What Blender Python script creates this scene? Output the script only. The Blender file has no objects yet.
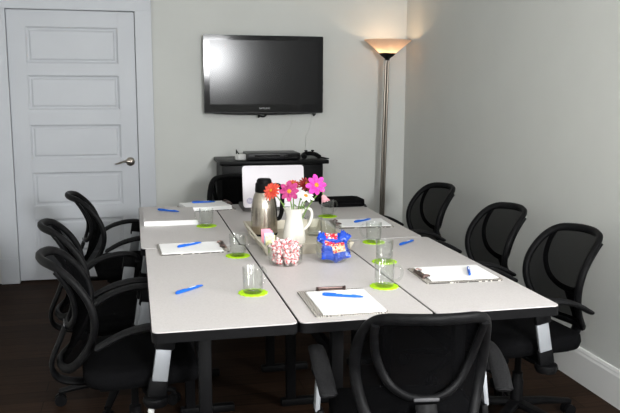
import bpy, bmesh, math, random
from mathutils import Vector, Matrix
random.seed(7)
C = bpy.context.scene.collection
PI = math.pi
R = math.radians

# ------------------------------------------------------------------ materials
def mat(name, col, rough=.5, metal=0., spec=.5, **kw):
    m = bpy.data.materials.new(name); m.use_nodes = True
    b = m.node_tree.nodes['Principled BSDF']
    b.inputs['Base Color'].default_value = (*col, 1)
    b.inputs['Roughness'].default_value = rough
    b.inputs['Metallic'].default_value = metal
    b.inputs['Specular IOR Level'].default_value = spec
    for k, v in kw.items():
        b.inputs[k.replace('_', ' ')].default_value = v
    return m

def noisy(m, col2, scale=(1, 1, 1), detail=4, lo=.35, hi=.65, nscale=8., bump=0., bump_scale=None):
    """mix the base colour with col2 through a noise, optional bump"""
    nt = m.node_tree; N = nt.nodes; L = nt.links; b = N['Principled BSDF']
    tc = N.new('ShaderNodeTexCoord'); mp = N.new('ShaderNodeMapping')
    mp.inputs['Scale'].default_value = scale
    L.new(tc.outputs['Object'], mp.inputs['Vector'])
    n = N.new('ShaderNodeTexNoise'); n.inputs['Scale'].default_value = nscale; n.inputs['Detail'].default_value = detail
    L.new(mp.outputs[0], n.inputs['Vector'])
    r = N.new('ShaderNodeValToRGB')
    r.color_ramp.elements[0].position = lo; r.color_ramp.elements[1].position = hi
    r.color_ramp.elements[0].color = b.inputs['Base Color'].default_value[:]
    r.color_ramp.elements[1].color = (*col2, 1)
    L.new(n.outputs['Fac'], r.inputs['Fac']); L.new(r.outputs['Color'], b.inputs['Base Color'])
    if bump:
        n2 = N.new('ShaderNodeTexNoise'); n2.inputs['Scale'].default_value = bump_scale or nscale * 6
        L.new(mp.outputs[0], n2.inputs['Vector'])
        bp = N.new('ShaderNodeBump'); bp.inputs['Strength'].default_value = bump; bp.inputs['Distance'].default_value = .002
        L.new(n2.outputs['Fac'], bp.inputs['Height']); L.new(bp.outputs[0], b.inputs['Normal'])
    return m

M = {}
M['wall'] = noisy(mat('wall_paint', (.615, .625, .60), .75, spec=.2), (.63, .64, .615), nscale=3, bump=.15, bump_scale=180)
M['trim'] = noisy(mat('trim_paint', (.51, .53, .565), .4), (.535, .555, .59), nscale=2)
M['baseboard'] = mat('baseboard_paint', (.84, .84, .83), .4)
M['ceil'] = mat('ceiling_paint', (.75, .75, .73), .8)
M['lam'] = noisy(mat('table_laminate', (.52, .495, .488), .42, spec=.35), (.485, .46, .453), nscale=160, detail=2, lo=.45, hi=.6)
M['edge'] = mat('edge_rubber', (.004, .004, .0045), .5, spec=.1)
M['plastic'] = noisy(mat('black_plastic', (.0035, .0035, .004), .45, spec=.08), (.007, .007, .0075), nscale=30)
M['pad'] = noisy(mat('arm_pad_rubber', (.005, .005, .0055), .6, spec=.12), (.012, .012, .013), nscale=260, lo=.45, hi=.55, bump=.6, bump_scale=300)
M['fabric'] = noisy(mat('seat_fabric', (.003, .003, .0035), .95, spec=.03), (.006, .006, .0065), nscale=220, bump=.5, bump_scale=350)
M['silver'] = mat('silver_paint', (.34, .355, .38), .45, .3)
M['greyplate'] = mat('grey_plate', (.07, .07, .075), .45)
M['chrome'] = mat('chrome', (.75, .75, .76), .15, 1.)
M['nickel'] = mat('brushed_nickel', (.42, .38, .33), .28, 1.)
M['lampmetal'] = mat('lamp_metal', (.24, .21, .18), .3, 1.)
M['black_metal'] = mat('black_steel', (.004, .004, .0045), .5, 0., spec=.1)
M['cab'] = noisy(mat('black_wood', (.004, .004, .0045), .4, spec=.12), (.006, .006, .006), scale=(1, 1, 8), nscale=10)
M['gloss'] = mat('gloss_black', (.005, .005, .006), .08, spec=.22)
M['clipmetal'] = mat('clip_metal', (.16, .11, .10), .3, .9)
M['paper'] = mat('paper', (.86, .86, .86), .8, spec=.2)
M['blue'] = mat('pen_blue', (.006, .11, .56), .35, spec=.3)
M['white_ink'] = mat('white_print', (.75, .78, .85), .6)
M['ceramic'] = mat('white_ceramic', (.72, .70, .645), .12)
M['tray'] = noisy(mat('cream_wood', (.66, .61, .50), .5), (.58, .53, .43), scale=(1, 6, 1), nscale=6)
M['green'] = noisy(mat('green_felt', (.36, .62, .01), .9, spec=.1), (.44, .72, .03), nscale=120, bump=.5, bump_scale=400)
M['laptop'] = mat('laptop_white', (.66, .62, .66), .3)
M['laptop_dark'] = mat('laptop_dark', (.05, .045, .045), .4)
M['logo'] = mat('laptop_logo', (.36, .33, .47), .3)
M['red'] = mat('candy_red', (.78, .05, .07), .25)
M['candywhite'] = mat('candy_white', (.86, .68, .69), .25)
M['pinkwrap'] = mat('candy_wrapper', (.88, .74, .75), .3, Alpha=.8)
M['snackblue'] = mat('snack_blue', (.008, .06, .46), .22)
M['snackred'] = mat('snack_red', (.68, .02, .03), .25)
M['snacktan'] = mat('snack_tan', (.80, .55, .28), .3)
M['snackwhite'] = mat('snack_white', (.80, .82, .85), .25)
M['stem'] = mat('flower_stem', (.16, .30, .05), .5)
M['leaf'] = mat('flower_leaf', (.12, .26, .04), .5)
M['pk'] = mat('petal_pink', (.74, .035, .42), .55)
M['mg'] = mat('petal_magenta', (.42, .006, .15), .55)
M['rd'] = mat('petal_red', (.62, .05, .035), .55)
M['drd'] = mat('petal_dark_red', (.36, .02, .02), .55)
for k_, c2_ in (('pk', (.50, .02, .30)), ('mg', (.28, .004, .10)), ('rd', (.75, .12, .06)), ('drd', (.22, .01, .01))): noisy(M[k_], c2_, nscale=90, lo=.40, hi=.62)
M['wh'] = mat('petal_white', (.86, .86, .80), .55)
M['pp'] = mat('petal_pale_pink', (.74, .36, .42), .55)
M['yl'] = noisy(mat('flower_centre', (.70, .33, .02), .8), (.45, .15, .01), nscale=200)
M['sugarpink'] = mat('packet_pink', (.84, .33, .42), .6)
M['sugarblue'] = mat('packet_blue', (.45, .55, .80), .6)
M['sugaryellow'] = noisy(mat('packet_cream', (.85, .80, .52), .6), (.72, .68, .36), nscale=60, lo=.5, hi=.55)
M['dvd'] = mat('black_casing', (.006, .006, .007), .35, spec=.3)
M['whiteplastic'] = mat('white_plastic', (.72, .72, .70), .4)
M['graylogo'] = mat('grey_print', (.40, .40, .42), .5)
M['backing'] = mat('backing_dark', (.03, .03, .03), .9)

m = mat('brushed_steel', (.42, .37, .31), .26, 1.)
M['steel'] = noisy(m, (.48, .43, .37), scale=(1, 1, 60), nscale=4)

# television glass: dark, softly reflecting
M['screen'] = mat('tv_screen', (.003, .003, .004), .165, spec=.22)

# zebra clipboard
m = mat('zebra_board', (.02, .02, .02), .5); nt = m.node_tree
w = nt.nodes.new('ShaderNodeTexWave'); w.inputs['Scale'].default_value = 40; w.inputs['Distortion'].default_value = 9; w.inputs['Detail'].default_value = 2
tc = nt.nodes.new('ShaderNodeTexCoord'); nt.links.new(tc.outputs['Object'], w.inputs['Vector'])
r = nt.nodes.new('ShaderNodeValToRGB'); r.color_ramp.interpolation = 'CONSTANT'
r.color_ramp.elements[0].color = (.03, .025, .02, 1); r.color_ramp.elements[1].color = (.55, .52, .47, 1); r.color_ramp.elements[1].position = .52
nt.links.new(w.outputs['Fac'], r.inputs['Fac']); nt.links.new(r.outputs[0], nt.nodes['Principled BSDF'].inputs['Base Color'])
M['zebra'] = m

# plank floor: boards running along X
m = mat('plank_floor', (.03, .02, .015), .55, spec=.04); nt = m.node_tree; N = nt.nodes; L = nt.links
tc = N.new('ShaderNodeTexCoord'); br = N.new('ShaderNodeTexBrick')
br.inputs['Scale'].default_value = 1; br.inputs['Brick Width'].default_value = 1.25; br.inputs['Row Height'].default_value = .125
br.inputs['Mortar Size'].default_value = .0022; br.offset = .37
br.inputs['Color1'].default_value = (.034, .019, .012, 1); br.inputs['Color2'].default_value = (.019, .011, .007, 1); br.inputs['Mortar'].default_value = (.006, .004, .003, 1)
L.new(tc.outputs['Object'], br.inputs['Vector'])
mp = N.new('ShaderNodeMapping'); mp.inputs['Scale'].default_value = (1.2, 16, 1); L.new(tc.outputs['Object'], mp.inputs['Vector'])
ns = N.new('ShaderNodeTexNoise'); ns.inputs['Scale'].default_value = 4; ns.inputs['Detail'].default_value = 6; L.new(mp.outputs[0], ns.inputs['Vector'])
mx = N.new('ShaderNodeMix'); mx.data_type = 'RGBA'; mx.blend_type = 'OVERLAY'; mx.inputs[0].default_value = .75
L.new(br.outputs['Color'], mx.inputs[6]); L.new(ns.outputs['Fac'], mx.inputs[7]); L.new(mx.outputs[2], N['Principled BSDF'].inputs['Base Color'])
M['floor'] = m

# woven mesh of the chair backs: dark weave with open holes
m = bpy.data.materials.new('chair_mesh'); m.use_nodes = True; nt = m.node_tree; N = nt.nodes; L = nt.links
b = N['Principled BSDF']; b.inputs['Base Color'].default_value = (.003, .003, .0033, 1); b.inputs['Roughness'].default_value = .8; b.inputs['Specular IOR Level'].default_value = 0.
t = N.new('ShaderNodeBsdfTransparent'); mx = N.new('ShaderNodeMixShader'); mx.inputs[0].default_value = .10
L.new(b.outputs[0], mx.inputs[1]); L.new(t.outputs[0], mx.inputs[2]); L.new(mx.outputs[0], N['Material Output'].inputs['Surface'])
M['mesh'] = m

# thin clear glass
m = bpy.data.materials.new('clear_glass'); m.use_nodes = True; nt = m.node_tree; N = nt.nodes; L = nt.links
N.remove(N['Principled BSDF'])
t = N.new('ShaderNodeBsdfTransparent'); t.inputs[0].default_value = (.95, .962, .95, 1)
g = N.new('ShaderNodeBsdfGlossy'); g.inputs['Roughness'].default_value = .03
lw = N.new('ShaderNodeLayerWeight'); pw = N.new('ShaderNodeMath'); pw.operation = 'POWER'; pw.inputs[1].default_value = 3.
ma = N.new('ShaderNodeMath'); ma.operation = 'MULTIPLY_ADD'; ma.inputs[1].default_value = .7; ma.inputs[2].default_value = .045
L.new(lw.outputs['Facing'], pw.inputs[0]); L.new(pw.outputs[0], ma.inputs[0])
mx = N.new('ShaderNodeMixShader'); L.new(ma.outputs[0], mx.inputs[0]); L.new(t.outputs[0], mx.inputs[1]); L.new(g.outputs[0], mx.inputs[2])
L.new(mx.outputs[0], N['Material Output'].inputs['Surface'])
M['glass'] = m

# frosted amber lamp shade: translucent
m = bpy.data.materials.new('frosted_shade'); m.use_nodes = True; nt = m.node_tree; N = nt.nodes; L = nt.links
N.remove(N['Principled BSDF'])
t = N.new('ShaderNodeBsdfTranslucent'); t.inputs[0].default_value = (.94, .80, .69, 1)
d = N.new('ShaderNodeBsdfDiffuse'); d.inputs[0].default_value = (.84, .68, .58, 1)
mx = N.new('ShaderNodeMixShader'); mx.inputs[0].default_value = .3; L.new(t.outputs[0], mx.inputs[1]); L.new(d.outputs[0], mx.inputs[2])
L.new(mx.outputs[0], N['Material Output'].inputs['Surface'])
M['shade'] = m
m = mat('lit_bulb', (1, .9, .7), .5)
m.node_tree.nodes['Principled BSDF'].inputs['Emission Color'].default_value = (1, .70, .42, 1)
m.node_tree.nodes['Principled BSDF'].inputs['Emission Strength'].default_value = 36
M['bulb'] = m

# ------------------------------------------------------------------ mesh helpers
def box(bm, c, s, rot=None, mi=0, bevel=0., seg=2):
    """box centred at c with full size s"""
    r = bmesh.ops.create_cube(bm, size=1)
    vs = r['verts']
    mtx = Matrix.Translation(c) @ (rot.to_4x4() if rot else Matrix()) @ Matrix.Diagonal((*s, 1))
    bmesh.ops.transform(bm, matrix=mtx, verts=vs)
    fs = set(f for v in vs for f in v.link_faces)
    for f in fs: f.material_index = mi
    if bevel:
        es = list(set(e for v in vs for e in v.link_edges))
        q = bmesh.ops.bevel(bm, geom=es, offset=bevel, segments=seg, affect='EDGES', profile=.5)
        for f in q['faces']: f.material_index = mi
    return vs

def lbox(bm, a, b, **k):
    a = Vector(a); b = Vector(b)
    return box(bm, (a + b) / 2, tuple(abs(x) for x in (b - a)), **k)

def smooth_path(pts, n=6, closed=False):
    pts = [Vector(p) for p in pts]; out = []; N_ = len(pts)
    rng = range(N_) if closed else range(N_ - 1)
    for i in rng:
        g = (lambda j: pts[j % N_]) if closed else (lambda j: pts[min(max(j, 0), N_ - 1)])
        p0, p1, p2, p3 = g(i - 1), g(i), g(i + 1), g(i + 2)
        for k in range(n):
            t = k / n
            out.append(.5 * ((2 * p1) + (p2 - p0) * t + (2 * p0 - 5 * p1 + 4 * p2 - p3) * t * t + (3 * p1 - p0 - 3 * p2 + p3) * t ** 3))
    if not closed: out.append(pts[-1])
    return out

def tube(bm, pts, rx, ry=None, seg=10, closed=False, up=(0, 0, 1), mi=0, power=2.):
    """sweep an ellipse (rx sideways, ry along up) along pts; radii may be lists"""
    pts = [Vector(p) for p in pts]; n = len(pts); up = Vector(up); ry = rx if ry is None else ry
    f = lambda r, i: (r[min(int(i * len(r) / n), len(r) - 1)] if isinstance(r, (list, tuple)) else r)
    rings = []; side0 = None
    for i, p in enumerate(pts):
        a = pts[(i - 1) % n] if closed or i else p; b = pts[(i + 1) % n] if closed or i < n - 1 else p
        d = (b - a).normalized()
        s = d.cross(up)
        if s.length < .05: s = side0 if side0 else d.cross(Vector((1, 0, 0)) if abs(d.x) < .9 else Vector((0, 1, 0)))
        s.normalize(); side0 = s
        u = s.cross(d).normalized()
        ring = []
        for k in range(seg):
            t = 2 * PI * k / seg; ct, st = math.cos(t), math.sin(t)
            ct = math.copysign(abs(ct) ** (2 / power), ct); st = math.copysign(abs(st) ** (2 / power), st)
            ring.append(bm.verts.new(p + s * ct * f(rx, i) + u * st * f(ry, i)))
        rings.append(ring)
    m_ = n if closed else n - 1
    for i in range(m_):
        A, B = rings[i], rings[(i + 1) % n]
        for k in range(seg):
            fc = bm.faces.new((A[k], A[(k + 1) % seg], B[(k + 1) % seg], B[k])); fc.material_index = mi
    if not closed:
        for q in (rings[0][::-1], rings[-1]):
            fc = bm.faces.new(q); fc.material_index = mi

def lathe(bm, prof, seg=32, c=(0, 0, 0), mi=0):
    """profile of (r, z), from bottom axis to top axis"""
    rings = []
    for r_, z in prof:
        if r_ < 1e-6: rings.append([bm.verts.new((c[0], c[1], c[2] + z))])
        else: rings.append([bm.verts.new((c[0] + r_ * math.cos(2 * PI * k / seg), c[1] + r_ * math.sin(2 * PI * k / seg), c[2] + z)) for k in range(seg)])
    for A, B in zip(rings, rings[1:]):
        for k in range(seg):
            a0, a1 = A[k % len(A)], A[(k + 1) % len(A)]; b0, b1 = B[k % len(B)], B[(k + 1) % len(B)]
            vs = []
            for v in (a0, a1, b1, b0):
                if v not in vs: vs.append(v)
            if len(vs) > 2:
                try: bm.faces.new(vs).material_index = mi
                except ValueError: pass
    return rings

def prism(bm, outline, z0, z1, mi=0):
    A = [bm.verts.new((x, y, z0)) for x, y in outline]; B = [bm.verts.new((x, y, z1)) for x, y in outline]
    n = len(A)
    bm.faces.new(A[::-1]).material_index = mi; bm.faces.new(B).material_index = mi
    for i in range(n): bm.faces.new((A[i], A[(i + 1) % n], B[(i + 1) % n], B[i])).material_index = mi

def rrect(x0, y0, x1, y1, r, n=5):
    o = []
    for cx, cy, a0 in ((x1 - r, y1 - r, 0), (x0 + r, y1 - r, 90), (x0 + r, y0 + r, 180), (x1 - r, y0 + r, 270)):
        for k in range(n + 1):
            a = R(a0 + 90 * k / n); o.append((cx + r * math.cos(a), cy + r * math.sin(a)))
    return o

def obj(name, bm, mats, parent=None, smooth=40, loc=None, rot=None):
    me = bpy.data.meshes.new(name)
    bmesh.ops.recalc_face_normals(bm, faces=bm.faces[:])
    bm.to_mesh(me); bm.free()
    for mm in (mats if isinstance(mats, (list, tuple)) else [mats]): me.materials.append(M[mm])
    if smooth:
        for p in me.polygons: p.use_smooth = True
        me.set_sharp_from_angle(angle=R(smooth))
    o = bpy.data.objects.new(name, me); C.objects.link(o)
    if parent: o.parent = parent
    if loc: o.location = loc
    if rot: o.rotation_euler = rot
    return o

def B(): return bmesh.new()

def tag(o, label, cat, group=None):
    o['label'] = label; o['category'] = cat
    if group: o['group'] = group
    return o

def thing(name, label, cat, loc=(0, 0, 0), rotz=0, group=None):
    o = bpy.data.objects.new(name, None); o.empty_display_size = .05; C.objects.link(o)
    o.location = loc; o.rotation_euler = (0, 0, rotz)
    return tag(o, label, cat, group)

def struct(name, bm, mats, parent=None, smooth=0):
    o = obj(name, bm, mats, parent, smooth)
    if not parent: o['kind'] = 'structure'
    return o

def kids(o): return [c for c in list(C.objects) if c.parent == o]
def dup(root, loc, rotz, label, group=None):
    r_ = root.copy(); C.objects.link(r_); r_.location = loc; r_.rotation_euler = (0, 0, rotz)
    r_['label'] = label
    if group: r_['group'] = group
    for ch in kids(root):
        c_ = ch.copy(); C.objects.link(c_); c_.parent = r_
        for g_ in kids(ch):
            d_ = g_.copy(); C.objects.link(d_); d_.parent = c_
    return r_

# ------------------------------------------------------------------ the room
XL, XR, YB, YF, H = -1.07, 2.195, 5.98, -1.7, 2.65
DX0, DX1, DH = -.883, .026, 2.04           # door leaf
XE = 3.9                                   # the room widens to the right, nearer than the photo shows
YR = 1.6
bm = B(); lbox(bm, (XL - .1, YF - .1, -.1), (XE + .1, YB + .5, 0)); struct('floor', bm, 'floor')
bm = B(); lbox(bm, (XL - .1, YF - .1, H), (XE + .1, YB + .5, H + .1)); struct('ceiling', bm, 'ceil')
bm = B()
lbox(bm, (XL - .1, YB, 0), (DX0 - .012, YB + .12, H)); lbox(bm, (DX1 + .012, YB, 0), (XR + .1, YB + .12, H)); lbox(bm, (DX0 - .012, YB, DH + .012), (DX1 + .012, YB + .12, H))
struct('wall_back', bm, 'wall')
bm = B(); lbox(bm, (DX0 - .3, YB + .4, 0), (DX1 + .3, YB + .5, H)); struct('door_backing', bm, 'backing')  # unseen dark backing added behind the door to stop world light leaking in
bm = B(); lbox(bm, (XR, YR, 0), (XR + .1, YB, H)); struct('wall_right', bm, 'wall')
bm = B(); lbox(bm, (XR + .1, YR, 0), (XE, YR + .1, H)); struct('wall_return', bm, 'wall')
bm = B(); lbox(bm, (XE, YF, 0), (XE + .1, YR + .1, H)); struct('wall_side', bm, 'wall')
bm = B(); lbox(bm, (XL - .1, YF, 0), (XL, YB, H)); struct('wall_left', bm, 'wall')
bm = B(); lbox(bm, (XL - .1, YF - .1, 0), (XE + .1, YF, H)); struct('wall_front', bm, 'wall')

def baseboard(name, p, q, n):
    """p->q along the wall foot, n = direction into the room"""
    p = Vector(p); q = Vector(q); n = Vector(n); bm = B()
    prof = [(0, 0), (.017, 0), (.017, .150), (.013, .162), (.013, .168), (.008, .180), (0, .182)]
    A = [bm.verts.new(p + n * a + Vector((0, 0, z))) for a, z in prof]; Bq = [bm.verts.new(q + n * a + Vector((0, 0, z))) for a, z in prof]
    k = len(A)
    for i in range(k): bm.faces.new((A[i], A[(i + 1) % k], Bq[(i + 1) % k], Bq[i]))
    bm.faces.new(A); bm.faces.new(Bq)
    struct(name, bm, 'baseboard')
baseboard('baseboard_right', (XR, YR, 0), (XR, YB - .017, 0), (-1, 0, 0))
baseboard('baseboard_back', (DX1 + .14, YB, 0), (XR, YB, 0), (0, -1, 0))
baseboard('baseboard_left', (XL, YF, 0), (XL, YB, 0), (1, 0, 0))

# door casing: flat boards with a plinth block at each foot
cw = .127
bm = B()
lbox(bm, (DX0 - cw, YB - .022, .195), (DX0 - .002, YB, DH + .12), bevel=.003)
lbox(bm, (DX1 + .004, YB - .022, .195), (DX1 + cw, YB, DH + .12), bevel=.003)
lbox(bm, (DX0 - cw, YB - .024, DH + .004), (DX1 + cw, YB, DH + .13), bevel=.003)
lbox(bm, (DX0 - cw - .006, YB - .028, 0), (DX0 - .001, YB, .197), bevel=.003)
lbox(bm, (DX1 + .003, YB - .028, 0), (DX1 + cw + .006, YB, .197), bevel=.003)
lbox(bm, (DX0 - .012, YB - .004, 0), (DX0 - .003, YB + .12, DH + .012)); lbox(bm, (DX1 + .003, YB - .004, 0), (DX1 + .012, YB + .12, DH + .012)); lbox(bm, (DX0 - .012, YB - .004, DH + .003), (DX1 + .012, YB + .12, DH + .012))
struct('trim_1', bm, 'trim')

# five-panel door leaf
bm = B()
y0 = YB + .012
lbox(bm, (DX0, y0 + .011, .012), (DX1, y0 + .040, DH))
zz = [(.214, .485), (.585, .843), (.941, 1.202), (1.313, 1.569), (1.656, 1.922)]
px0, px1 = -.755, -.100
lbox(bm, (DX0, y0, .012), (px0, y0 + .012, DH), bevel=.002); lbox(bm, (px1, y0, .012), (DX1, y0 + .012, DH), bevel=.002)
edges = [.012] + [z for ab in zz for z in ab] + [DH]
for i in range(0, len(edges), 2): lbox(bm, (px0 - .004, y0, edges[i]), (px1 + .004, y0 + .012, edges[i + 1]))
for a, b_ in zz:
    # bevelled moulding round a flat recessed field
    i0, i1 = .0, .022
    q = lambda d, y: [bm.verts.new(v) for v in ((px0 + d, y, a + d), (px1 - d, y, a + d), (px1 - d, y, b_ - d), (px0 + d, y, b_ - d))]
    A = q(.0, y0 + .001); Bq = q(.012, y0 + .010); Cq = q(.022, y0 + .0105); D = q(.034, y0 + .004)
    for U, V in ((A, Bq), (Bq, Cq), (Cq, D)):
        for k in range(4): bm.faces.new((U[k], U[(k + 1) % 4], V[(k + 1) % 4], V[k]))
    bm.faces.new(D)
door = struct('door_1', bm, 'trim')
bm = B()
hx, hz = -.035, .915
lathe(bm, [(0, 0), (.034, 0), (.034, .006), (.028, .012), (.014, .016), (.013, .045), (0, .047)], 24)
bmesh.ops.rotate(bm, verts=bm.verts[:], matrix=Matrix.Rotation(R(90), 3, 'X'))
tube(bm, smooth_path([(.004, -.043, .002), (-.03, -.046, .006), (-.065, -.044, -.001), (-.098, -.046, -.012), (-.112, -.046, -.010)], 4), [.011, .011, .010, .008, .006], [.010, .009, .008, .006, .005])
obj('door_handle', bm, 'nickel', door, loc=(hx, y0, hz))

# ------------------------------------------------------------------ tables
TX, TY, TW, TL, TZ = .0305, 2.2942, .4705, 1.2583, .74
def make_table(label):
    t = thing('training_table', label, 'table', group='white training tables pushed together')
    g = .0022
    bm = B(); prism(bm, rrect(-TW / 2 + g + .002, -TL / 2 + g + .002, TW / 2 - g - .002, TL / 2 - g - .002, .022), TZ - .004, TZ); obj('tabletop', bm, 'lam', t, 0)
    bm = B(); prism(bm, rrect(-TW / 2 + g, -TL / 2 + g, TW / 2 - g, TL / 2 - g, .024), TZ - .036, TZ - .0035)
    obj('edge_band', bm, 'edge', t)
    for s in (-1, 1):
        bm = B(); yy = s * (TL / 2 - .22)
        lbox(bm, (-.075, yy - .02, .03), (-.03, yy + .02, TZ - .06), bevel=.006)
        lbox(bm, (-.10, yy - .022, .0), (.15, yy + .022, .036), bevel=.008)
        lbox(bm, (-.19, yy - .02, TZ - .066), (.19, yy + .02, TZ - .036), bevel=.004)
        obj('leg', bm, 'black_metal', t)
    bm = B(); lbox(bm, (-.064, -TL / 2 + .22, .50), (-.04, TL / 2 - .22, .55), bevel=.004); obj('stretcher', bm, 'black_metal', t)
    return t
tl = [['white-topped table at the front left, under the lone blue pen and the nearest left mug',
       'white-topped table at the front centre, under the zebra clipboard and both glass candy bowls',
       'white-topped table at the front right, nearest the right wall, with an angled white clipboard pad'],
      ['white-topped table at the back left, by the door, under thick paper stacks',
       'white-topped table at the back centre, under the open white laptop',
       'white-topped table at the back right, under the flat black case']]
t0 = make_table(tl[0][0])
for r_ in range(2):
    for c_ in range(3):
        loc = (TX + TW * (c_ + .5) - (.015 + .005 * r_) * r_, TY + TL * (r_ + .5) + .004 * r_, 0)
        if r_ == c_ == 0: t0.location = loc
        else: dup(t0, loc, 0, tl[r_][c_])

# ------------------------------------------------------------------ mesh-back office chairs
BZ = .452
def back_pt(x, v, off=0.):
    x *= .88
    y = -.222 - .130 * ((v - .17) / .27) ** 2 + .078 * (x / .195) ** 2
    return Vector((x, y + off, BZ + v))
def make_chair(label):
    t = thing('office_chair', label, 'chair', group='black mesh-back office chairs round the tables')
    # seat cushion: stacked rounded outlines
    bm = B(); rings = []
    for z, s in ((.395, .86), (.405, .97), (.43, 1.), (.45, .985), (.462, .90), (.466, .6)):
        o_ = rrect(-.235 * s, -.215 * s + .02, .235 * s, .225 * s + .02, .10 * s, 6)
        rings.append([bm.verts.new((x, y, z + (.018 * max(0, abs(x) / .235 - .3) ** 2 if z > .44 else 0) - (.02 * ((y - .15) / .09) ** 2 if y > .15 else 0))) for x, y in o_])
    for A, Bq in zip(rings, rings[1:]):
        n = len(A)
        for k in range(n): bm.faces.new((A[k], A[(k + 1) % n], Bq[(k + 1) % n], Bq[k]))
    bm.faces.new(rings[0][::-1]); bm.faces.new(rings[-1]); obj('seat', bm, 'fabric', t, 60)
    bm = B(); lbox(bm, (-.17, -.14, .375), (.17, .18, .397), bevel=.008); lbox(bm, (-.07, -.12, .335), (.07, .10, .377), bevel=.012); obj('seat_plate', bm, 'plastic', t)
    # back: outer frame
    half = [(.0, .0), (.10, .002), (.150, .022), (.188, .085), (.214, .17), (.221, .25), (.212, .32), (.192, .375), (.155, .405), (.08, .414), (0, .416)]
    full = half + [(-x, v) for x, v in half[-2:0:-1]]
    sp = smooth_path([(x, v, 0) for x, v in full], 4, True)
    bm = B(); tube(bm, [back_pt(p.x, p.y) for p in sp], .0185, .014, 8, True, up=(0, 1, .2)); fr = obj('backrest_frame', bm, 'plastic', t, 60)
    U = [(.178, .388), (.176, .34), (.160, .265), (.122, .195), (.065, .158), (0, .150)]
    U = U + [(-x, v) for x, v in U[-2::-1]]
    bm = B(); tube(bm, [back_pt(p.x, p.y, -.018) for p in smooth_path([(x, v, 0) for x, v in U], 5)], .013, .010, 8, up=(0, 1, .2)); lb_ = obj('lumbar_bar', bm, 'plastic', t, 60)
    bm = B(); box(bm, back_pt(0, .152, -.031), (.075, .006, .010), bevel=.002); obj('lumbar_plate', bm, 'greyplate', lb_)
    # woven mesh, a thin double-sided sheet following the frame
    bm = B(); n = 12; rows = []
    for i in range(15):
        v = .004 + .404 * i / 14
        # half width of the frame at v
        w_ = 0
        for p, p2 in zip(sp, sp[1:]):
            if p.x > 0 and min(p.y, p2.y) <= v <= max(p.y, p2.y) and p2.x > 0: w_ = max(w_, p.x + (p2.x - p.x) * ((v - p.y) / (p2.y - p.y) if abs(p2.y - p.y) > 1e-6 else 0))
        w_ = max(w_, .06)
        rows.append([bm.verts.new(back_pt(w_ * (2 * k / n - 1), v, .004)) for k in range(n + 1)])
    for A, Bq in zip(rows, rows[1:]):
        for k in range(n): bm.faces.new((A[k], A[k + 1], Bq[k + 1], Bq[k]))
    obj('backrest_mesh', bm, 'mesh', t, 60)
    # spine
    bm = B(); tube(bm, smooth_path([(0, -.09, .365), (0, -.21, .365), (0, -.285, .39), (0, -.305, .45), (0, -.27, .54), (0, -.250, .588)], 5), .032, .010, 8, up=(0, .5, 1), power=3); obj('spine', bm, 'plastic', t, 60)
    # arms
    for s in (-1, 1):
        bm = B()
        tube(bm, smooth_path([(s * 0.277, .135, .600), (s * 0.282, .128, .628), (s * 0.284, .09, .645), (s * 0.284, .02, .645), (s * 0.280, -.06, .626), (s * 0.272, -.135, .588), (s * 0.270, -.150, .578)], 5), [.018, .024, .027, .028, .029, .029, .028, .02], [.010, .012, .013, .013, .012, .011, .010, .006], 10, power=2.6)
        a = obj('armrest', bm, 'pad', t, 50)
        bm = B(); rt = Matrix.Rotation(R(-9), 3, 'X') @ Matrix.Rotation(R(-4 * s), 3, 'Y')
        box(bm, (s * 0.279, .078, .510), (.016, .056, .140), rt, bevel=.004); obj('upright', bm, 'silver', a)
        bm = B(); box(bm, (s * 0.283, .093, .60), (.024, .072, .085), rt, bevel=.008); obj('arm_joint', bm, 'plastic', a)
        bm = B()
        tube(bm, [(s * .10, .045, .368), (s * .20, .05, .372), (s * 0.277, .058, .385)], .035, .012, 8, up=(0, 0, 1), power=3)
        box(bm, (s * 0.276, .060, .415), (.026, .070, .070), rt, bevel=.01)
        lathe(bm, [(0, -.022), (.040, -.018), (.048, 0), (.044, .014), (0, .018)], 20, (s * 0.275, .053, .368))
        obj('arm_bracket', bm, 'plastic', a)
    # lever
    bm = B(); tube(bm, [(.06, .03, .345), (.20, .035, .33), (.26, .035, .325)], .005, .005, 6)
    lv = obj('lever', bm, 'black_metal', t); bm = B(); lathe(bm, [(0, -.012), (.010, -.009), (.0125, 0), (.010, .009), (0, .012)], 12, (.268, .035, .324)); obj('lever_knob', bm, 'whiteplastic', lv)
    bm = B(); lathe(bm, [(0, .075), (.028, .075), (.028, .20), (.024, .21), (.024, .24), (.015, .245), (.015, .34), (0, .34)], 16); obj('gas_column', bm, 'black_metal', t)
    for k in range(5):
        a = 2 * PI * k / 5 + .942; ca, sa = math.cos(a), math.sin(a)
        bm = B(); tube(bm, [(ca * .02, sa * .02, .098), (ca * .15, sa * .15, .088), (ca * .285, sa * .285, .068)], [.026, .022, .016], [.018, .015, .011], 8, power=3); lg = obj('base_leg', bm, 'plastic', t)
        bm = B()
        for sd in (-1, 1):
            cx, cy = ca * .28 - sa * .014 * sd, sa * .28 + ca * .014 * sd
            q = bmesh.ops.create_cone(bm, cap_ends=True, segments=14, radius1=.027, radius2=.027, depth=.018)
            bmesh.ops.transform(bm, verts=q['verts'], matrix=Matrix.Translation((cx, cy, .027)) @ Matrix.Rotation(a, 4, 'Z') @ Matrix.Rotation(R(90), 4, 'X'))
        lbox(bm, (ca * .28 - .008, sa * .28 - .008, .03), (ca * .28 + .008, sa * .28 + .008, .07))
        obj('caster', bm, 'plastic', lg)
    return t
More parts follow.
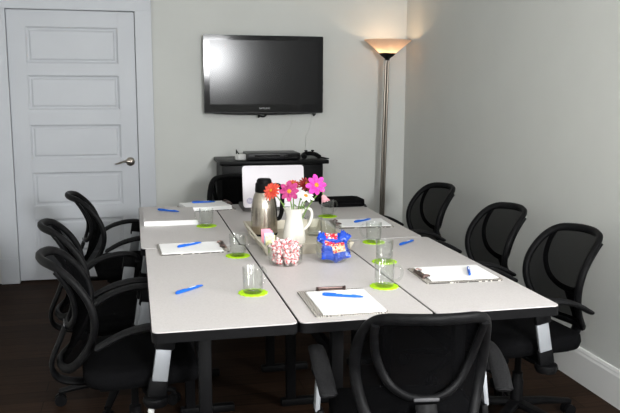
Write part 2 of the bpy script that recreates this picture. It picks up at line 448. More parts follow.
spots = [(-.03, 2.93, -85, 'black mesh office chair on the left side nearest the camera, beside the lone blue pen'),
         (-.10, 3.60, -83, 'black mesh office chair, second of the three along the left side'),
         (-.06, 4.56, -83, 'black mesh office chair on the left side nearest the white door, back seen edge-on'),
         (1.635, 2.925, 95, 'black mesh office chair on the right side nearest the camera, against the white baseboard'),
         (1.635, 3.575, 94, 'black mesh office chair in the middle of the right side, behind the right clipboard'),
         (1.62, 4.43, 97, 'black mesh office chair on the right side farthest back, near the floor lamp'),
         (.83, 2.185, -7.5, 'black mesh office chair at the front of the table, seen from behind'),
         (.68, 4.96, 180, 'black office chair at the far end, mostly hidden behind the white laptop')]
ch = make_chair(spots[0][3])
for i, (x, y, a, lb) in enumerate(spots):
    if i == 0: ch.location = (x, y, 0); ch.rotation_euler = (0, 0, R(a))
    else: dup(ch, (x, y, 0), R(a), lb)

# ------------------------------------------------------------------ television
tv = thing('television', 'black flat screen television mounted on the grey-green back wall', 'television', (1.0, 5.98, 1.58))
bm = B(); prism(bm, rrect(-.468, -.294, .468, .300, .010), -.0, .055)
# curved chin
prism(bm, [(-.455, -.290)] + [(-.455 + .91 * k / 12, -.290 - .018 * math.sin(PI * k / 12) ** .6) for k in range(1, 12)] + [(.455, -.290)], .0, .045)
bmesh.ops.rotate(bm, verts=bm.verts[:], matrix=Matrix.Rotation(R(90), 3, 'X'))
bmesh.ops.translate(bm, verts=bm.verts[:], vec=(0, -.045, 0))
fr = obj('bezel', bm, 'gloss', tv, 30)
bm = B(); prism(bm, rrect(-.425, -.225, .425, .262, .003), 0, .002)
bmesh.ops.rotate(bm, verts=bm.verts[:], matrix=Matrix.Rotation(R(90), 3, 'X')); obj('screen', bm, 'screen', tv, 0, loc=(0, -.1005, 0))
bm = B(); lbox(bm, (-.2, -.046, -.15), (.2, -.001, .15), bevel=.004); obj('wall_bracket', bm, 'black_metal', tv)
bm = B(); lbox(bm, (-.46, -.102, -.292), (.46, -.099, -.288)); obj('trim_strip', bm, 'dvd', tv, 0)
cu = bpy.data.curves.new('logo', 'FONT'); cu.body = 'SAMSUNG'; cu.size = .019; cu.align_x = 'CENTER'; cu.extrude = .0004
lo = bpy.data.objects.new('logo_tmp', cu); C.objects.link(lo)
me = bpy.data.meshes.new_from_object(lo); bpy.data.objects.remove(lo)
lg = bpy.data.objects.new('logo', me); me.materials.append(M['graylogo']); C.objects.link(lg); lg.parent = tv; lg.location = (.0, -.1005, -.262); lg.rotation_euler = (R(90), 0, 0)
bm = B(); tube(bm, smooth_path([(-.035, -.05, -.300), (-.045, -.07, -.325), (-.03, -.05, -.318), (.0, -.06, -.322), (.025, -.05, -.300)], 4), .007)
tube(bm, smooth_path([(.40, -.04, -.285), (.405, -.05, -.318), (.42, -.05, -.300)], 4), .005)
for z in (-.06, -.12): lbox(bm, (.462, -.075, z - .012), (.476, -.06, z + .012))
obj('cable_plugs', bm, 'plastic', tv)

# thin cables against the wall under the television
for k, (xa, xb) in enumerate(((.24, .15), (.40, .36))):
    bm = B(); tube(bm, smooth_path([(xa, -.01, -.29), (xa - .01, -.003, -.40), ((xa + xb) / 2 - .03, -.003, -.50), (xb, -.005, -.634)], 5), .0022, .0022, 6)
    obj('cable', bm, 'wall', tv)

# ------------------------------------------------------------------ floor lamp
lp = thing('floor_lamp', 'lit torchiere floor lamp with amber glass bowl in the back right corner', 'lamp', (1.937, 5.78, 0))
lp.rotation_euler = (0, .016, 0)
bm = B(); lathe(bm, [(0, 0), (.13, 0), (.132, .012), (.12, .022), (.03, .034), (.02, .05), (0, .05)], 36); obj('base', bm, 'lampmetal', lp)
bm = B()
for dx, rr in ((-.011, .0110), (.0115, .0100)): tube(bm, [(dx, 0, .04), (dx * 1.0, 0, 1.0), (dx * .9, 0, 1.715)], rr, rr, 12)
obj('pole', bm, 'lampmetal', lp)
bm = B(); lathe(bm, [(0, 1.70), (.018, 1.70), (.022, 1.715), (.05, 1.735), (.066, 1.752), (.063, 1.756), (.0, 1.752)], 32); obj('cup', bm, 'black_metal', lp)
bm = B(); lathe(bm, [(.056, 1.753), (.075, 1.766), (.12, 1.802), (.165, 1.838), (.184, 1.851), (.186, 1.855), (.183, 1.857), (.163, 1.843), (.118, 1.807), (.073, 1.771), (.054, 1.757)], 40)
obj('lamp_shade', bm, 'shade', lp, 60)
bm = B(); lathe(bm, [(0, 1.756), (.022, 1.760), (.034, 1.775), (.028, 1.792), (0, 1.80)], 16); obj('bulb', bm, 'bulb', lp)

# ------------------------------------------------------------------ black cabinet and what stands on it
cb = thing('media_cabinet', 'low black wooden cabinet against the back wall under the television', 'cabinet', (1.01, 5.76, 0))
bm = B(); lbox(bm, (-.385, -.18, .05), (-.365, .19, .915)); lbox(bm, (.365, -.18, .05), (.385, .19, .915)); lbox(bm, (-.366, .17, .05), (.366, .19, .915)); lbox(bm, (-.366, -.18, .05), (.366, .17, .08)); lbox(bm, (-.37, -.16, 0), (.37, .17, .05))
obj('body', bm, 'cab', cb)
bm = B(); lbox(bm, (-.405, -.225, .915), (.425, .20, .945), bevel=.006); obj('top', bm, 'cab', cb)
for s in (-1, 1):
    bm = B(); lbox(bm, (min(s * .003, s * .383), -.20, .06), (max(s * .003, s * .383), -.181, .91), bevel=.003); dr = obj('door', bm, 'cab', cb)
    bm = B(); lathe(bm, [(0, 0), (.006, 0), (.012, .018), (0, .024)], 12); bmesh.ops.rotate(bm, verts=bm.verts[:], matrix=Matrix.Rotation(R(90), 3, 'X')); obj('knob', bm, 'black_metal', dr, loc=(s * .04, -.20, .62))
dv = thing('disc_player', 'slim black disc player on top of the black cabinet', 'disc player', (1.02, 5.70, .945))
bm = B(); lbox(bm, (-.20, -.13, .006), (.20, .13, .052), bevel=.004); obj('casing', bm, 'dvd', dv)
bm = B(); lbox(bm, (-.15, -.133, .028), (.04, -.129, .042)); obj('disc_tray', bm, 'gloss', dv)
bm = B(); lbox(bm, (.08, -.132, .014), (.19, -.1295, .042)); obj('display', bm, 'gloss', dv)
for sx in (-.17, .17):
    for sy in (-.1, .1):
        bm = B(); lathe(bm, [(0, 0), (.012, 0), (.012, .008), (0, .008)], 10, (sx, sy, 0)); obj('foot', bm, 'plastic', dv)
ad = thing('power_adapter', 'small white plug adapter beside the disc player on the cabinet', 'adapter', (.775, 5.66, .945), .5)
bm = B(); lbox(bm, (-.036, -.028, 0), (.036, .028, .044), bevel=.008); obj('adapter_body', bm, 'whiteplastic', ad)
bm = B(); tube(bm, smooth_path([(-.01, 0, .040), (-.02, .02, .068), (.0, .05, .07), (.03, .09, .03), (.05, .12, .006)], 5), .004, .004, 6); obj('cord', bm, 'plastic', ad)
gd = thing('gadget', 'small rounded black gadget at the right end of the cabinet top', 'gadget', (1.315, 5.66, .945), .2)
bm = B()
tube(bm, smooth_path([(-.062, -.03, .016), (-.05, .01, .03), (-.02, .022, .037), (.02, .022, .037), (.05, .01, .03), (.062, -.03, .016)], 4), .022, .016, 10); obj('shell', bm, 'plastic', gd, 60)
for s in (-1, 1):
    bm = B(); lathe(bm, [(0, .03), (.007, .03), (.007, .053), (.013, .056), (.012, .064), (0, .066)], 12, (s * .028, .016, .0)); obj('thumb_stick', bm, 'plastic', gd)
bm = B(); tube(bm, smooth_path([(.05, .02, .03), (.08, .03, .012), (.105, -.02, .005), (.11, -.10, .005)], 5), .005, .005, 6); obj('cord', bm, 'plastic', gd)

# ------------------------------------------------------------------ laptop, flat case
T2 = TZ
lt = thing('laptop', 'open white laptop seen from behind on the back centre table', 'laptop', (.822, 4.50, T2), R(-1.5))
bm = B(); prism(bm, rrect(-.192, .0, .192, .255, .015), .004, .024); ba = obj('base', bm, 'laptop_dark', lt)
bm = B(); prism(bm, rrect(-.17, .03, .17, .14, .004), .024, .0265); obj('keyboard', bm, 'plastic', ba)
bm = B()
for sx in (-.15, .15): lbox(bm, (sx - .02, .02, 0), (sx + .02, .04, .005)); lbox(bm, (sx - .02, .21, 0), (sx + .02, .23, .005))
obj('feet', bm, 'plastic', ba)
bm = B(); prism(bm, rrect(-.190, .0, .190, .255, .018), 0, .012); ld = obj('lid', bm, 'laptop', lt, loc=(0, .006, .024), rot=(R(77), 0, 0))
bm = B(); prism(bm, rrect(-.175, .02, .175, .24, .003), -.0008, .0005); obj('screen', bm, 'gloss', ld)
bm = B(); prism(bm, [(.019 * math.cos(2 * PI * k / 28), .019 * math.sin(2 * PI * k / 28)) for k in range(28)], .0118, .0126); lo_ = obj('logo', bm, 'logo', ld, loc=(-.150, .040, 0))
ld.rotation_euler = (R(77), 0, 0)
lo_.data.transform(Matrix())
cu = bpy.data.curves.new('hp', 'FONT'); cu.body = 'hp'; cu.size = .026; cu.align_x = 'CENTER'; cu.extrude = .0003; cu.shear = .25
o_ = bpy.data.objects.new('hp_tmp', cu); C.objects.link(o_); me = bpy.data.meshes.new_from_object(o_); bpy.data.objects.remove(o_)
me.materials.append(M['laptop'])
# the lid's outer face is its local -z side: move lid pieces there
for o2 in kids(ld):
    if o2.name.startswith('logo'):
        o2.data.transform(Matrix.Translation((0, 0, 0)))
lg2 = bpy.data.objects.new('lettering', me); C.objects.link(lg2); lg2.parent = ld; lg2.location = (-.150, .034, .013)

cs = thing('equipment_case', 'flat black zipped case lying at the back right end of the tables', 'case', (1.29, 4.655, TZ), R(2))
bm = B(); prism(bm, rrect(-.13, -.10, .13, .10, .025), .0, .042)
bmesh.ops.bevel(bm, geom=[e for e in bm.edges if abs(e.verts[0].co.z - e.verts[1].co.z) < 1e-5], offset=.008, segments=2, affect='EDGES')
obj('body', bm, 'fabric', cs)
bm = B(); tube(bm, [(-.125, -.075, .021)] + [(x, -.1015, .021) for x in (-.1, .1)] + [(.127, -.075, .021)], .003, .003, 6); obj('zip', bm, 'plastic', cs)
bm = B(); tube(bm, smooth_path([(.12, -.05, .012), (.135, -.08, .006), (.12, -.12, .005), (.13, -.128, .005)], 4), .006, .004, 6); obj('strap', bm, 'plastic', cs)

# ------------------------------------------------------------------ clipboards with paper
def clipboard(label, loc, rz, pad=.0045, w=.252, l=.318):
    t = thing('clipboard', label, 'clipboard', loc, rz, 'clipboards with white paper')
    bm = B(); prism(bm, rrect(-w / 2, -l / 2, w / 2, l / 2, .012), 0, .004); obj('board', bm, 'zebra', t, 30)
    bm = B()
    n = max(2, int(pad / .003))
    for k in range(n):
        d = random.uniform(-.0025, .0025); e = random.uniform(-.002, .002)
        lbox(bm, (-.1045 + d + .007, -.148 + e, .004 + pad * k / n), (.1115 + d + .009, .131 + e, .004 + pad * (k + 1) / n - .0003))
    obj('paper', bm, 'paper', t, 0)
    bm = B(); ht = pad + .004
    lbox(bm, (-.050, .128, ht), (.050, .150, ht + .0025), bevel=.0015)
    tube(bm, [(-.055, .148, ht + .006), (.055, .148, ht + .004)], .0045, .0045, 10)
    lbox(bm, (-.055, .143, .003), (.055, .154, ht + .002))
    for s in (-1, 1): tube(bm, smooth_path([(s * .05, .146, ht + .006), (s * .052, .137, ht + .010), (s * .047, .122, ht + .004)], 4), .004, .004, 8)
    obj('clip', bm, 'clipmetal', t, 40)
    return t
clipboard('zebra-print clipboard at the front centre with a blue pen lying level', (.694, 2.500, TZ), R(-.5))
clipboard('white clipboard pad on the right table, its clip towards the mugs', (1.25, 2.785, TZ), R(88))
clipboard('white clipboard pad on the left, in front of the row seam, clip to the right', (.251, 3.517, TZ), R(-88))
clipboard('white clipboard pad at the back right in front of the black case', (1.212, 3.965, TZ), R(87))
clipboard('clipboard on a thick paper pile at the back left beside the black chair', (.425, 4.70, TZ), R(-80), pad=.022)

# thick block of paper at the back left
ps = thing('paper_ream', 'thick stack of white paper at the back left table corner by the door', 'paper stack', (.184, 4.36, TZ), R(0))
bm = B()
for k in range(8):
    d = random.uniform(-.002, .002); lbox(bm, (-.146 + d, -.225 + d, .0032 * k), (.146 + d, .225 - d, .0032 * (k + 1) - .0002))
obj('sheets', bm, 'paper', ps, 0)
bm = B(); lbox(bm, (-.147, -.226, .0256), (.147, .226, .0275)); obj('cover', bm, 'lam', ps, 0)

# ------------------------------------------------------------------ pens
def make_pen(label):
    t = thing('ballpoint_pen', label, 'pen', group='blue ballpoint pens')
    bm = B(); tube(bm, [(x, 0, .0055) for x in (-.066, -.06, .0, .045, .05)], [.0042, .0052, .0055, .0055, .0053], None, 10); obj('barrel', bm, 'blue', t)
    bm = B(); tube(bm, [(.048, 0, .0055), (.066, 0, .0048), (.074, 0, .0040), (.077, 0, .0038)], [.005, .0038, .002, .001], None, 8); obj('tip', bm, 'blue', t)
    bm = B(); tube(bm, [(-.068, 0, .010), (-.064, 0, .0125), (-.03, 0, .0122), (-.022, 0, .011)], .0022, .0012, 6); lbox(bm, (-.072, -.003, .003), (-.063, .003, .0115)); obj('pocket_clip', bm, 'blue', t)
    bm = B(); lbox(bm, (.0, -.0025, .0104), (.034, .0025, .0116)); obj('printing', bm, 'white_ink', t, 0)
    return t
def mid(a, b): return ((a[0] + b[0]) / 2, (a[1] + b[1]) / 2), math.atan2(b[1] - a[1], b[0] - a[0])
pens = [((.127, 2.716), (.238, 2.823), TZ, 'blue pen lying alone on the bare front left tabletop'),
        ((.168, 3.484), (.307, 3.594), TZ + .0087, 'blue pen on the left clipboard in front of the row seam'),
        ((.113, 4.50), (.247, 4.40), TZ + .0276, 'blue pen on the thick paper stack at the back left corner'),
        ((.345, 4.74), (.48, 4.755), TZ + .026, 'blue pen on the thick clipboard pile nearest the laptop'),
        ((.641, 2.565), (.779, 2.507), TZ + .0087, 'blue pen on the zebra-print clipboard at the front'),
        ((1.285, 2.71), (1.345, 2.86), TZ + .0087, 'blue pen pointing away on the right clipboard'),
        ((1.213, 3.354), (1.345, 3.474), TZ, 'blue pen lying on the bare right tabletop before the row seam'),
        ((1.163, 3.95), (1.30, 4.045), TZ + .0087, 'blue pen on the back right clipboard before the black case')]
p0 = make_pen(pens[0][3])
for i, (a, b_, z, lb) in enumerate(pens):
    (x, y), an = mid(a, b_)
    if i == 0: p0.location = (x, y, z); p0.rotation_euler = (0, 0, an)
    else: dup(p0, (x, y, z), an, lb)

# ------------------------------------------------------------------ glass mugs on green coasters
def make_mug(label):
    t = thing('glass_mug', label, 'mug', group='clear glass mugs')
    bm = B(); lathe(bm, [(0, 0), (.033, 0), (.036, .004), (.0365, .012), (.0385, .094), (.0378, .096), (.0368, .094), (.0345, .018), (.030, .012), (0, .011)], 32); obj('cup', bm, 'glass', t, 60)
    bm = B(); tube(bm, smooth_path([(.036, 0, .078), (.052, 0, .082), (.066, 0, .066), (.066, 0, .045), (.054, 0, .026), (.036, 0, .022)], 5), .0055, .004, 8, up=(0, 1, 0)); obj('handle', bm, 'glass', t, 60)
    return t
def make_coaster(label):
    bm = B(); n = 84
    prism(bm, [((.053 + .0026 * math.cos(14 * 2 * PI * k / n)) * math.cos(2 * PI * k / n), (.053 + .0026 * math.cos(14 * 2 * PI * k / n)) * math.sin(2 * PI * k / n)) for k in range(n)], 0, .0035)
    return tag(obj('felt_coaster', bm, 'green', None, 40), label, 'coaster', 'lime green scalloped coasters')
mugs = [(.409, 2.685, 35, 'at the front left, nearest the camera'), (.437, 3.31, 30, 'beside the tray on the left'), (.368, 4.075, 150, 'right of the thick paper stack'),
        (.913, 2.67, -25, 'nearest the camera on the right'), (1.045, 3.06, 40, 'just behind the nearest right-hand one'),
        (1.128, 3.47, 150, 'beside the blue pen on bare right tabletop'), (1.092, 4.24, 20, 'farthest right, beside the back right clipboard')]
mg0 = co0 = None
for x, y, a, lb in mugs:
    if mg0 is None:
        mg0 = make_mug('clear glass mug ' + lb); mg0.location = (x, y, TZ + .0035); mg0.rotation_euler = (0, 0, R(a))
        co0 = make_coaster('lime green felt coaster under the glass mug ' + lb); co0.location = (x, y, TZ)
    else:
        dup(mg0, (x, y, TZ + .0035), R(a), 'clear glass mug ' + lb); dup(co0, (x, y, TZ), R(a), 'lime green felt coaster under the glass mug ' + lb)
TRZ = TZ + .008
dup(mg0, (.878, 3.67, TRZ), R(60), 'empty glass mug on the tray behind, right of the white jug')
dup(mg0, (.905, 3.50, TRZ), R(-20), 'empty glass mug on the tray in front, behind the blue snack bowl')

# ------------------------------------------------------------------ tray
tr = thing('serving_tray', 'cream wooden serving tray with sloping rim holding the jug and carafe', 'tray', (.757, 3.59, TZ))
bm = B()
hx, hy, fl, hh = .190, .30, .022, .048
lbox(bm, (-hx, -hy, 0), (hx, hy, .008))
def slab(a, b, c, d, n, th=.010):
    n = Vector(n) * th; v = [bm.verts.new(Vector(p)) for p in (a, b, c, d)]; w = [bm.verts.new(Vector(p) + n) for p in (a, b, c, d)]
    bm.faces.new(v); bm.faces.new(w[::-1])
    for i in range(4): bm.faces.new((v[i], v[(i + 1) % 4], w[(i + 1) % 4], w[i]))
slab((-hx, -hy, 0), (hx, -hy, 0), (hx + fl, -hy - fl, hh), (-hx - fl, -hy - fl, hh), (0, 1, .2))
slab((-hx, hy, 0), (hx, hy, 0), (hx + fl, hy + fl, hh), (-hx - fl, hy + fl, hh), (0, -1, .2))
slab((-hx, -hy, 0), (-hx, hy, 0), (-hx - fl, hy + fl, hh), (-hx - fl, -hy - fl, hh), (1, 0, .2))
slab((hx, -hy, 0), (hx, hy, 0), (hx + fl, hy + fl, hh), (hx + fl, -hy - fl, hh), (-1, 0, .2))
obj('body', bm, 'tray', tr, 0)
for s in (-1, 1):
    bm = B(); tube(bm, smooth_path([(s * (hx + .008), -.06, .025), (s * (hx + .026), -.05, .04), (s * (hx + .028), .05, .04), (s * (hx + .008), .06, .025)], 4), .004, .004, 8); obj('handle', bm, 'tray', tr)

# ------------------------------------------------------------------ thermal carafe
cf = thing('thermal_carafe', 'brushed steel thermal carafe with black lid on the tray', 'carafe', (.632, 3.745, TRZ), R(-10))
bm = B(); lathe(bm, [(0, 0), (.064, 0), (.0665, .006), (.0675, .06), (.066, .13), (.061, .17), (.053, .20), (.045, .218), (.040, .224), (0, .224)], 40); obj('body', bm, 'steel', cf, 50)
bm = B(); lathe(bm, [(0, .218), (.046, .219), (.047, .228), (.044, .262), (.038, .268), (.038, .276), (.032, .286), (0, .288)], 32)
lbox(bm, (-.012, .03, .236), (.012, .058, .256), bevel=.005); obj('lid', bm, 'plastic', cf, 40)
bm = B(); tube(bm, smooth_path([(.035, 0, .250), (.07, 0, .252), (.088, 0, .235), (.092, 0, .19), (.088, 0, .12), (.078, 0, .085), (.062, 0, .08)], 5), .011, .008, 10, up=(0, 1, 0)); obj('handle', bm, 'plastic', cf, 50)
bm = B(); lathe(bm, [(.0, -.0), (.066, -.0), (.0685, .003), (.0675, .010), (0, .010)], 40); obj('base_ring', bm, 'plastic', cf)

# ------------------------------------------------------------------ jug with flowers
JX, JY = .737, 3.505
jg = thing('jug', 'tall white ceramic jug of flowers standing on the tray', 'jug', (JX, JY, TRZ))
bm = B()
prof = [(0, 0), (.050, 0), (.0545, .006), (.0555, .02), (.053, .05), (.046, .09), (.039, .125), (.0385, .145), (.043, .162), (.046, .170), (.0435, .170), (.040, .160), (.0355, .145), (.036, .125), (.043, .09), (.050, .05), (.051, .02), (0, .012)]
rg = lathe(bm, prof, 40)
for v in bm.verts:                                      # pinch the spout on the left
    if v.co.z > .13:
        a = math.atan2(v.co.y, v.co.x); k = max(0, math.cos(a - PI)) ** 8 * (v.co.z - .13) / .04
        v.co.x -= .009 * k; v.co.z += .006 * k
obj('body', bm, 'ceramic', jg, 60)
bm = B(); tube(bm, smooth_path([(.038, 0, .146), (.058, 0, .166), (.080, 0, .160), (.087, 0, .135), (.076, 0, .095), (.058, 0, .072), (.048, 0, .066)], 6), .0075, .0055, 10, up=(0, 1, 0)); obj('handle', bm, 'ceramic', jg, 60)

def flower(label, head, nrm, rad, kind, pm, name, base):
    h = Vector(head); n = Vector(nrm).normalized()
    root = thing(name, label, 'flower', (JX + base[0], JY + base[1], TRZ + .03), group='cut flowers in the white jug')
    o = Vector(root.location); h = h - o
    sdir = n.cross(Vector((0, 0, 1)));
    if sdir.length < .1: sdir = Vector((1, 0, 0))
    sdir.normalize(); u = sdir.cross(n).normalized()
    bm = B()
    rings = {'zinnia': [(15, 1., .10, .34), (13, .80, .30, .32), (10, .56, .55, .30), (8, .34, .8, .26)],
             'cosmos': [(8, 1., .10, .66), (6, .62, .38, .5)], 'daisy': [(8, 1., .06, .60)], 'bud': [(8, 1., 1.35, .55), (6, .8, 1.6, .5)]}[kind]
    for ri, (np_, rs, lift, wd) in enumerate(rings):
        for k in range(np_):
            a = 2 * PI * (k + .37 * ri) / np_ + random.uniform(-.06, .06)
            d = sdir * math.cos(a) + u * math.sin(a); sd = n.cross(d).normalized()
            lf = lift + random.uniform(-.12, .12); L_ = rad * rs * random.uniform(.92, 1.06); W = L_ * wd * .62
            cols = []
            for j in range(6):
                t = j / 5; ang = lf * (.4 + .6 * t) if kind != 'bud' else lf * (1 - .1 * t)
                p = h + n * (.002 + .003 * ri) + d * (rad * .10 + L_ * .92 * t * math.cos(ang)) + n * (L_ * t * math.sin(ang) * .8 - L_ * .10 * t * t)
                wv = W * (.30 + .95 * math.sin(PI * min(1, t * .80 + .06)) ** .9) * (1 if j < 5 else .55)
                cols.append([bm.verts.new(p + sd * wv * e + n * (abs(e) * wv * .16)) for e in (-.5, 0, .5)])
            for A, Bq in zip(cols, cols[1:]):
                for e in range(2): bm.faces.new((A[e], A[e + 1], Bq[e + 1], Bq[e]))
    pt = obj('petals', bm, pm, root, 0)
    md = pt.modifiers.new('s', 'SOLIDIFY'); md.thickness = .0007
    if kind != 'bud':
        bm = B(); q = bmesh.ops.create_uvsphere(bm, u_segments=12, v_segments=8, radius=rad * (.24 if kind != 'zinnia' else .17))
        mt = Matrix((sdir, u, n)).transposed().to_4x4()
        bmesh.ops.transform(bm, verts=bm.verts[:], matrix=Matrix.Translation(h + n * (.003 if kind != 'zinnia' else .012)) @ mt @ Matrix.Diagonal((1, 1, .55, 1)))
        obj('flower_centre', bm, 'yl', root, 80)
    bm = B(); mp_ = Vector((h.x * .35, h.y * .35, h.z * .62))
    tube(bm, smooth_path([(0, 0, 0), mp_, h - n * .02, h + n * .001], 5), .0028, .0028, 7); obj('stem', bm, 'stem', root, 60)
    # one leaf on the stem
    bm = B(); a = random.uniform(0, 6.28); d = Vector((math.cos(a), math.sin(a), .5)).normalized(); sd = d.cross(Vector((0, 0, 1))).normalized(); cols = []
    for j in range(6):
        t = j / 5; p = mp_ * 1.12 + d * .045 * t - Vector((0, 0, .02 * t * t)); wv = .014 * math.sin(PI * (t * .9 + .06))
        cols.append([bm.verts.new(p + sd * wv * e) for e in (-.5, 0, .5)])
    for A, Bq in zip(cols, cols[1:]):
        for e in range(2): bm.faces.new((A[e], A[e + 1], Bq[e + 1], Bq[e]))
    lf_ = obj('leaf', bm, 'leaf', root, 0); md = lf_.modifiers.new('s', 'SOLIDIFY'); md.thickness = .0007
    return root
flower('orange-red zinnia leaning far left out of the jug', (.628, 3.50, 1.003), (-.55, -.55, .45), .046, 'zinnia', 'rd', 'zinnia', (-.012, .0))
flower('magenta cosmos facing the camera over the jug spout', (.704, 3.47, 1.005), (.0, -.9, .15), .050, 'cosmos', 'mg', 'cosmos', (-.005, -.008))
flower('dull red zinnia behind the magenta and white flowers', (.752, 3.60, 1.018), (.0, -.4, .8), .038, 'zinnia', 'rd', 'zinnia', (.0, .012))
flower('dark red zinnia partly behind the big pink cosmos', (.806, 3.555, 1.024), (.0, -.7, .6), .042, 'zinnia', 'drd', 'zinnia', (.008, .01))
flower('large bright pink cosmos at the top right of the bunch', (.838, 3.475, 1.030), (.12, -.9, .28), .052, 'cosmos', 'pk', 'cosmos', (.012, -.004))
flower('white daisy-like flower in the middle of the bunch', (.782, 3.455, .982), (.2, -.55, .8), .042, 'daisy', 'wh', 'daisy', (.006, -.012))
flower('pale pink flower drooping at the right of the bunch', (.868, 3.465, .985), (.35, -.3, -.9), .052, 'bud', 'pp', 'cosmos', (.014, .004))

# ------------------------------------------------------------------ sugar packets in a small clear holder
sh = thing('packet_holder', 'small clear square holder of sweetener packets on the tray front', 'holder', (.592, 3.400, TRZ))
bm = B()
for a, b_ in (((-.034, -.026, 0), (.034, .026, .003)), ((-.034, -.026, 0), (-.031, .026, .034)), ((.031, -.026, 0), (.034, .026, .034)), ((-.034, -.026, 0), (.034, -.023, .034)), ((-.034, .023, 0), (.034, .026, .034))): lbox(bm, a, b_)
obj('holder_body', bm, 'glass', sh, 0)
for k, (mm, dz, dy, lb) in enumerate((('sugarpink', .088, .014, 'pink sweetener packet standing at the back of the clear holder'), ('sugarpink', .082, .005, 'pink sweetener packet second from the back of the holder'), ('sugarblue', .072, -.005, 'pale blue sweetener packet between pink and cream ones'), ('sugaryellow', .064, -.015, 'cream yellow sweetener packet at the front of the holder'))):
    bm = B(); n = 6; x0 = (-.010, -.002, .002, .007)[k]
    for i in range(n + 1): pass
    lbox(bm, (-.022, -.0018, 0), (.022, .0018, dz - .006), bevel=.0015); lbox(bm, (-.022, -.0006, dz - .008), (.022, .0006, dz)); lbox(bm, (-.022, -.0006, 0), (.022, .0006, .004))
    o_ = tag(obj('sugar_packet', bm, mm, None, 40, loc=(.592 + x0 * .9, 3.400 + dy, TRZ + .0032), rot=(R(-3 + 2 * k), 0, R(6 - 5 * k))), lb, 'packet', 'sweetener packets in the holder')
    o_.rotation_euler = (0, R((-8, 6, -2, 2)[k]) * 0, R((5, -4, 2, -2)[k]))

# ------------------------------------------------------------------ candy bowls
def bowl(label, loc, prof):
    t = thing('glass_bowl', label, 'bowl', loc, 0, 'clear glass bowls of sweets')
    bm = B(); lathe(bm, prof, 40); obj('vessel', bm, 'glass', t, 60)
    bm = B(); rp = max(prof, key=lambda p: p[1]); q = [(rp[0] * math.cos(2 * PI * k / 40), rp[0] * math.sin(2 * PI * k / 40), rp[1]) for k in range(40)]
    tube(bm, q, .0022, .0022, 8, True); obj('rim', bm, 'glass', t, 60)
    return t
b1 = (.617, 3.118); b2 = (.831, 3.128)
bowl('clear glass bowl filled with red and white peppermints', (*b1, TZ), [(0, 0), (.060, 0), (.069, .006), (.073, .02), (.077, .078), (.0745, .078), (.0705, .022), (.066, .010), (0, .006)])
bowl('rounded clear glass bowl filled with blue snack packets', (*b2, TZ), [(0, 0), (.046, 0), (.058, .006), (.071, .025), (.077, .052), (.072, .086), (.070, .086), (.0745, .052), (.0685, .027), (.056, .010), (0, .006)])

def make_mint():
    bm = B(); q = bmesh.ops.create_uvsphere(bm, u_segments=16, v_segments=8, radius=.0155)
    bmesh.ops.scale(bm, verts=bm.verts[:], vec=(1, 1, .62))
    for f in bm.faces:
        c = f.calc_center_median(); a = math.atan2(c.y, c.x) + 28 * math.hypot(c.x, c.y)
        f.material_index = 0 if int((a % (2 * PI)) / (2 * PI) * 12) % 3 < 1 else 1
    for s in (-1, 1):
        cen = bm.verts.new((s * .0135, 0, 0)); fan = []
        for k in range(7):
            a = R(-48 + 16 * k); fan.append(bm.verts.new((s * (.0135 + .012 * math.cos(a)), .012 * math.sin(a), .0022 * (-1) ** k)))
        for A, Bq in zip(fan, fan[1:]): bm.faces.new((cen, A, Bq)).material_index = 2
    o = obj('peppermint', bm, ['red', 'candywhite', 'pinkwrap'], None, 80)
    return tag(o, 'wrapped red and white peppermint in the glass bowl', 'peppermint', 'peppermints in the glass bowl')
m0 = make_mint(); first = True
lay = [(.021, .046, 9), (.044, .048, 10), (.066, .051, 10), (.050, .022, 4), (.074, .024, 5), (.086, .046, 8), (.096, .018, 3)]
for z, rr, n in lay:
    for k in range(n):
        a = 2 * PI * k / n + z * 90 + random.uniform(-.1, .1)
        o = m0 if first else m0.copy()
        if not first: C.objects.link(o)
        first = False
        o.location = (b1[0] + rr * math.cos(a), b1[1] + rr * math.sin(a), TZ + z + random.uniform(-.003, .003))
        o.rotation_euler = (random.uniform(-1.2, 1.2), random.uniform(-1.2, 1.2), random.uniform(0, 6.28))

def make_snack(label, front, size=(.072, .052, .02), seed=0):
    rd = random.Random(seed); bm = B(); nx, ny = 14, 10; w, h, d = size
    sides = []
    for s in (1, -1):
        g = []
        for i in range(nx + 1):
            col = []
            for j in range(ny + 1):
                u = 2 * i / nx - 1; v = 2 * j / ny - 1
                puff = d / 2 * max(0, (1 - abs(u) ** 3) * (1 - v * v)) ** .6
                z = s * (puff + (.0038 * rd.uniform(-1, 1) if abs(u) < .99 and abs(v) < .99 else 0))
                if i in (0, nx): z = .0055 * (-1) ** j
                col.append(bm.verts.new((u * w / 2 * (1 - .04 * v * v) * (1 + (.10 * rd.uniform(-1, 1) if i in (0, nx) else 0)), v * h / 2 * (1 - .16 * (1 - u * u)), z)))
            g.append(col)
        for i in range(nx):
            for j in range(ny):
                f = bm.faces.new((g[i][j], g[i + 1][j], g[i + 1][j + 1], g[i][j + 1]))
                u = (i + .5) / nx; v = (j + .5) / ny
                f.material_index = 0
                if s == 1 and front and .16 < u < .86:
                    k = rd.random()
                    if v < .58 and front == 'tan': f.material_index = 2 if k < .72 else (3 if k < .85 else 1)
                    if .55 < v < .92 or front == 'red' and v > .25: f.material_index = 1 if k < .7 else (3 if k < .8 else (2 if k < .9 else 0))
        sides.append(g)
    bmesh.ops.remove_doubles(bm, verts=bm.verts[:], dist=1e-5)
    return tag(obj('snack_packet', bm, ['snackblue', 'snackred', 'snacktan', 'snackwhite'], None, 60), label, 'snack packet', 'blue snack packets in the rounded bowl')
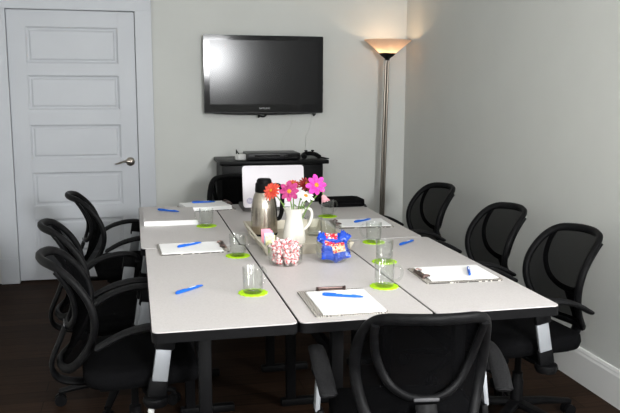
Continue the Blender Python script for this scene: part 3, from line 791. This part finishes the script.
sn = [((-.026, -.030, .036), (72, 14, 22), '', 'blue snack packet low at the left front of the bowl'),
      ((.028, -.034, .034), (76, -22, -14), '', 'blue crumpled snack packet low at the right front of the bowl'),
      ((.000, .030, .040), (80, 0, 180), '', 'blue snack packet low at the back of the bowl'),
      ((-.022, -.020, .072), (52, 18, 16), 'red', 'snack packet with red print leaning at the top left of the bowl'),
      ((.018, -.030, .066), (56, -14, -18), 'tan', 'snack packet with tan and red print at the top centre of the bowl'),
      ((.044, .006, .092), (38, -42, 34), '', 'blue crimped snack packet sticking out at the top right'),
      ((-.004, .022, .098), (50, 4, -8), 'red', 'blue and red snack packet standing up at the back centre'),
      ((-.036, .016, .092), (62, 34, 20), '', 'blue crimped snack packet sticking up at the back left')]
for i, (p, rt, fr_, lb) in enumerate(sn):
    o = make_snack(lb, fr_, (.078, .054, .024), i)
    o.location = (b2[0] + p[0], b2[1] + p[1], TZ + p[2]); o.rotation_euler = tuple(R(a) for a in rt)

# ------------------------------------------------------------------ light
def area(name, loc, target, size, power, col=(1, 1, 1), sy=None):
    l = bpy.data.lights.new(name, 'AREA'); l.energy = power; l.color = col; l.size = size
    if sy: l.shape = 'RECTANGLE'; l.size_y = sy
    o = bpy.data.objects.new(name, l); C.objects.link(o); o.location = loc
    o.rotation_euler = (Vector(target) - Vector(loc)).to_track_quat('-Z', 'Y').to_euler()
    return o
area('key_lamp', (3.45, -.2, 2.1), (.9, 5.2, 1.2), .8, 125, (1, .995, .985))
area('rear_fill', (1.35, -1.62, 1.98), (.5, 5.0, 1.5), .5, 125, (.97, .985, 1), .55)  # added soft frontal light from behind the camera; no window built there
area('left_fill', (-1.0, -.6, 1.9), (2.2, 4.0, 1.2), 1.1, 38, (.97, .985, 1))  # added weak fill to lift the right wall; no window on this side
area('ceiling_fill', (.6, 2.6, 2.6), (.6, 2.6, 0), 1.2, 6, (1, .97, .93))  # added soft overhead fill, no fixture modelled
l = bpy.data.lights.new('torchiere_bulb', 'POINT'); l.energy = .3; l.color = (1, .84, .66); l.shadow_soft_size = .03
o = bpy.data.objects.new('torchiere_bulb', l); C.objects.link(o); o.location = (1.966, 5.78, 1.80)

w = bpy.data.worlds.new('world'); bpy.context.scene.world = w; w.use_nodes = True
w.node_tree.nodes['Background'].inputs[0].default_value = (.5, .5, .5, 1); w.node_tree.nodes['Background'].inputs[1].default_value = .2

# ------------------------------------------------------------------ camera
cam = bpy.data.cameras.new('camera'); co = bpy.data.objects.new('camera', cam); C.objects.link(co)
f, pitch, yaw, roll = 755.73, .15782, .22841, .0040
cam.sensor_width = 36; cam.lens = f / 620 * 36; cam.clip_start = .05
F = Vector((math.sin(yaw) * math.cos(pitch), math.cos(yaw) * math.cos(pitch), -math.sin(pitch)))
Rv = Vector((math.cos(yaw), -math.sin(yaw), 0)); Uv = Rv.cross(F)
R2 = Rv * math.cos(roll) + Uv * math.sin(roll); U2 = -Rv * math.sin(roll) + Uv * math.cos(roll)
co.matrix_world = Matrix(((R2.x, U2.x, -F.x, 0), (R2.y, U2.y, -F.y, 0), (R2.z, U2.z, -F.z, 1.4956), (0, 0, 0, 1)))
sc = bpy.context.scene; sc.camera = co
sc.view_settings.view_transform = 'Standard'; sc.view_settings.look = 'None'; sc.view_settings.exposure = .46; sc.view_settings.gamma = 1
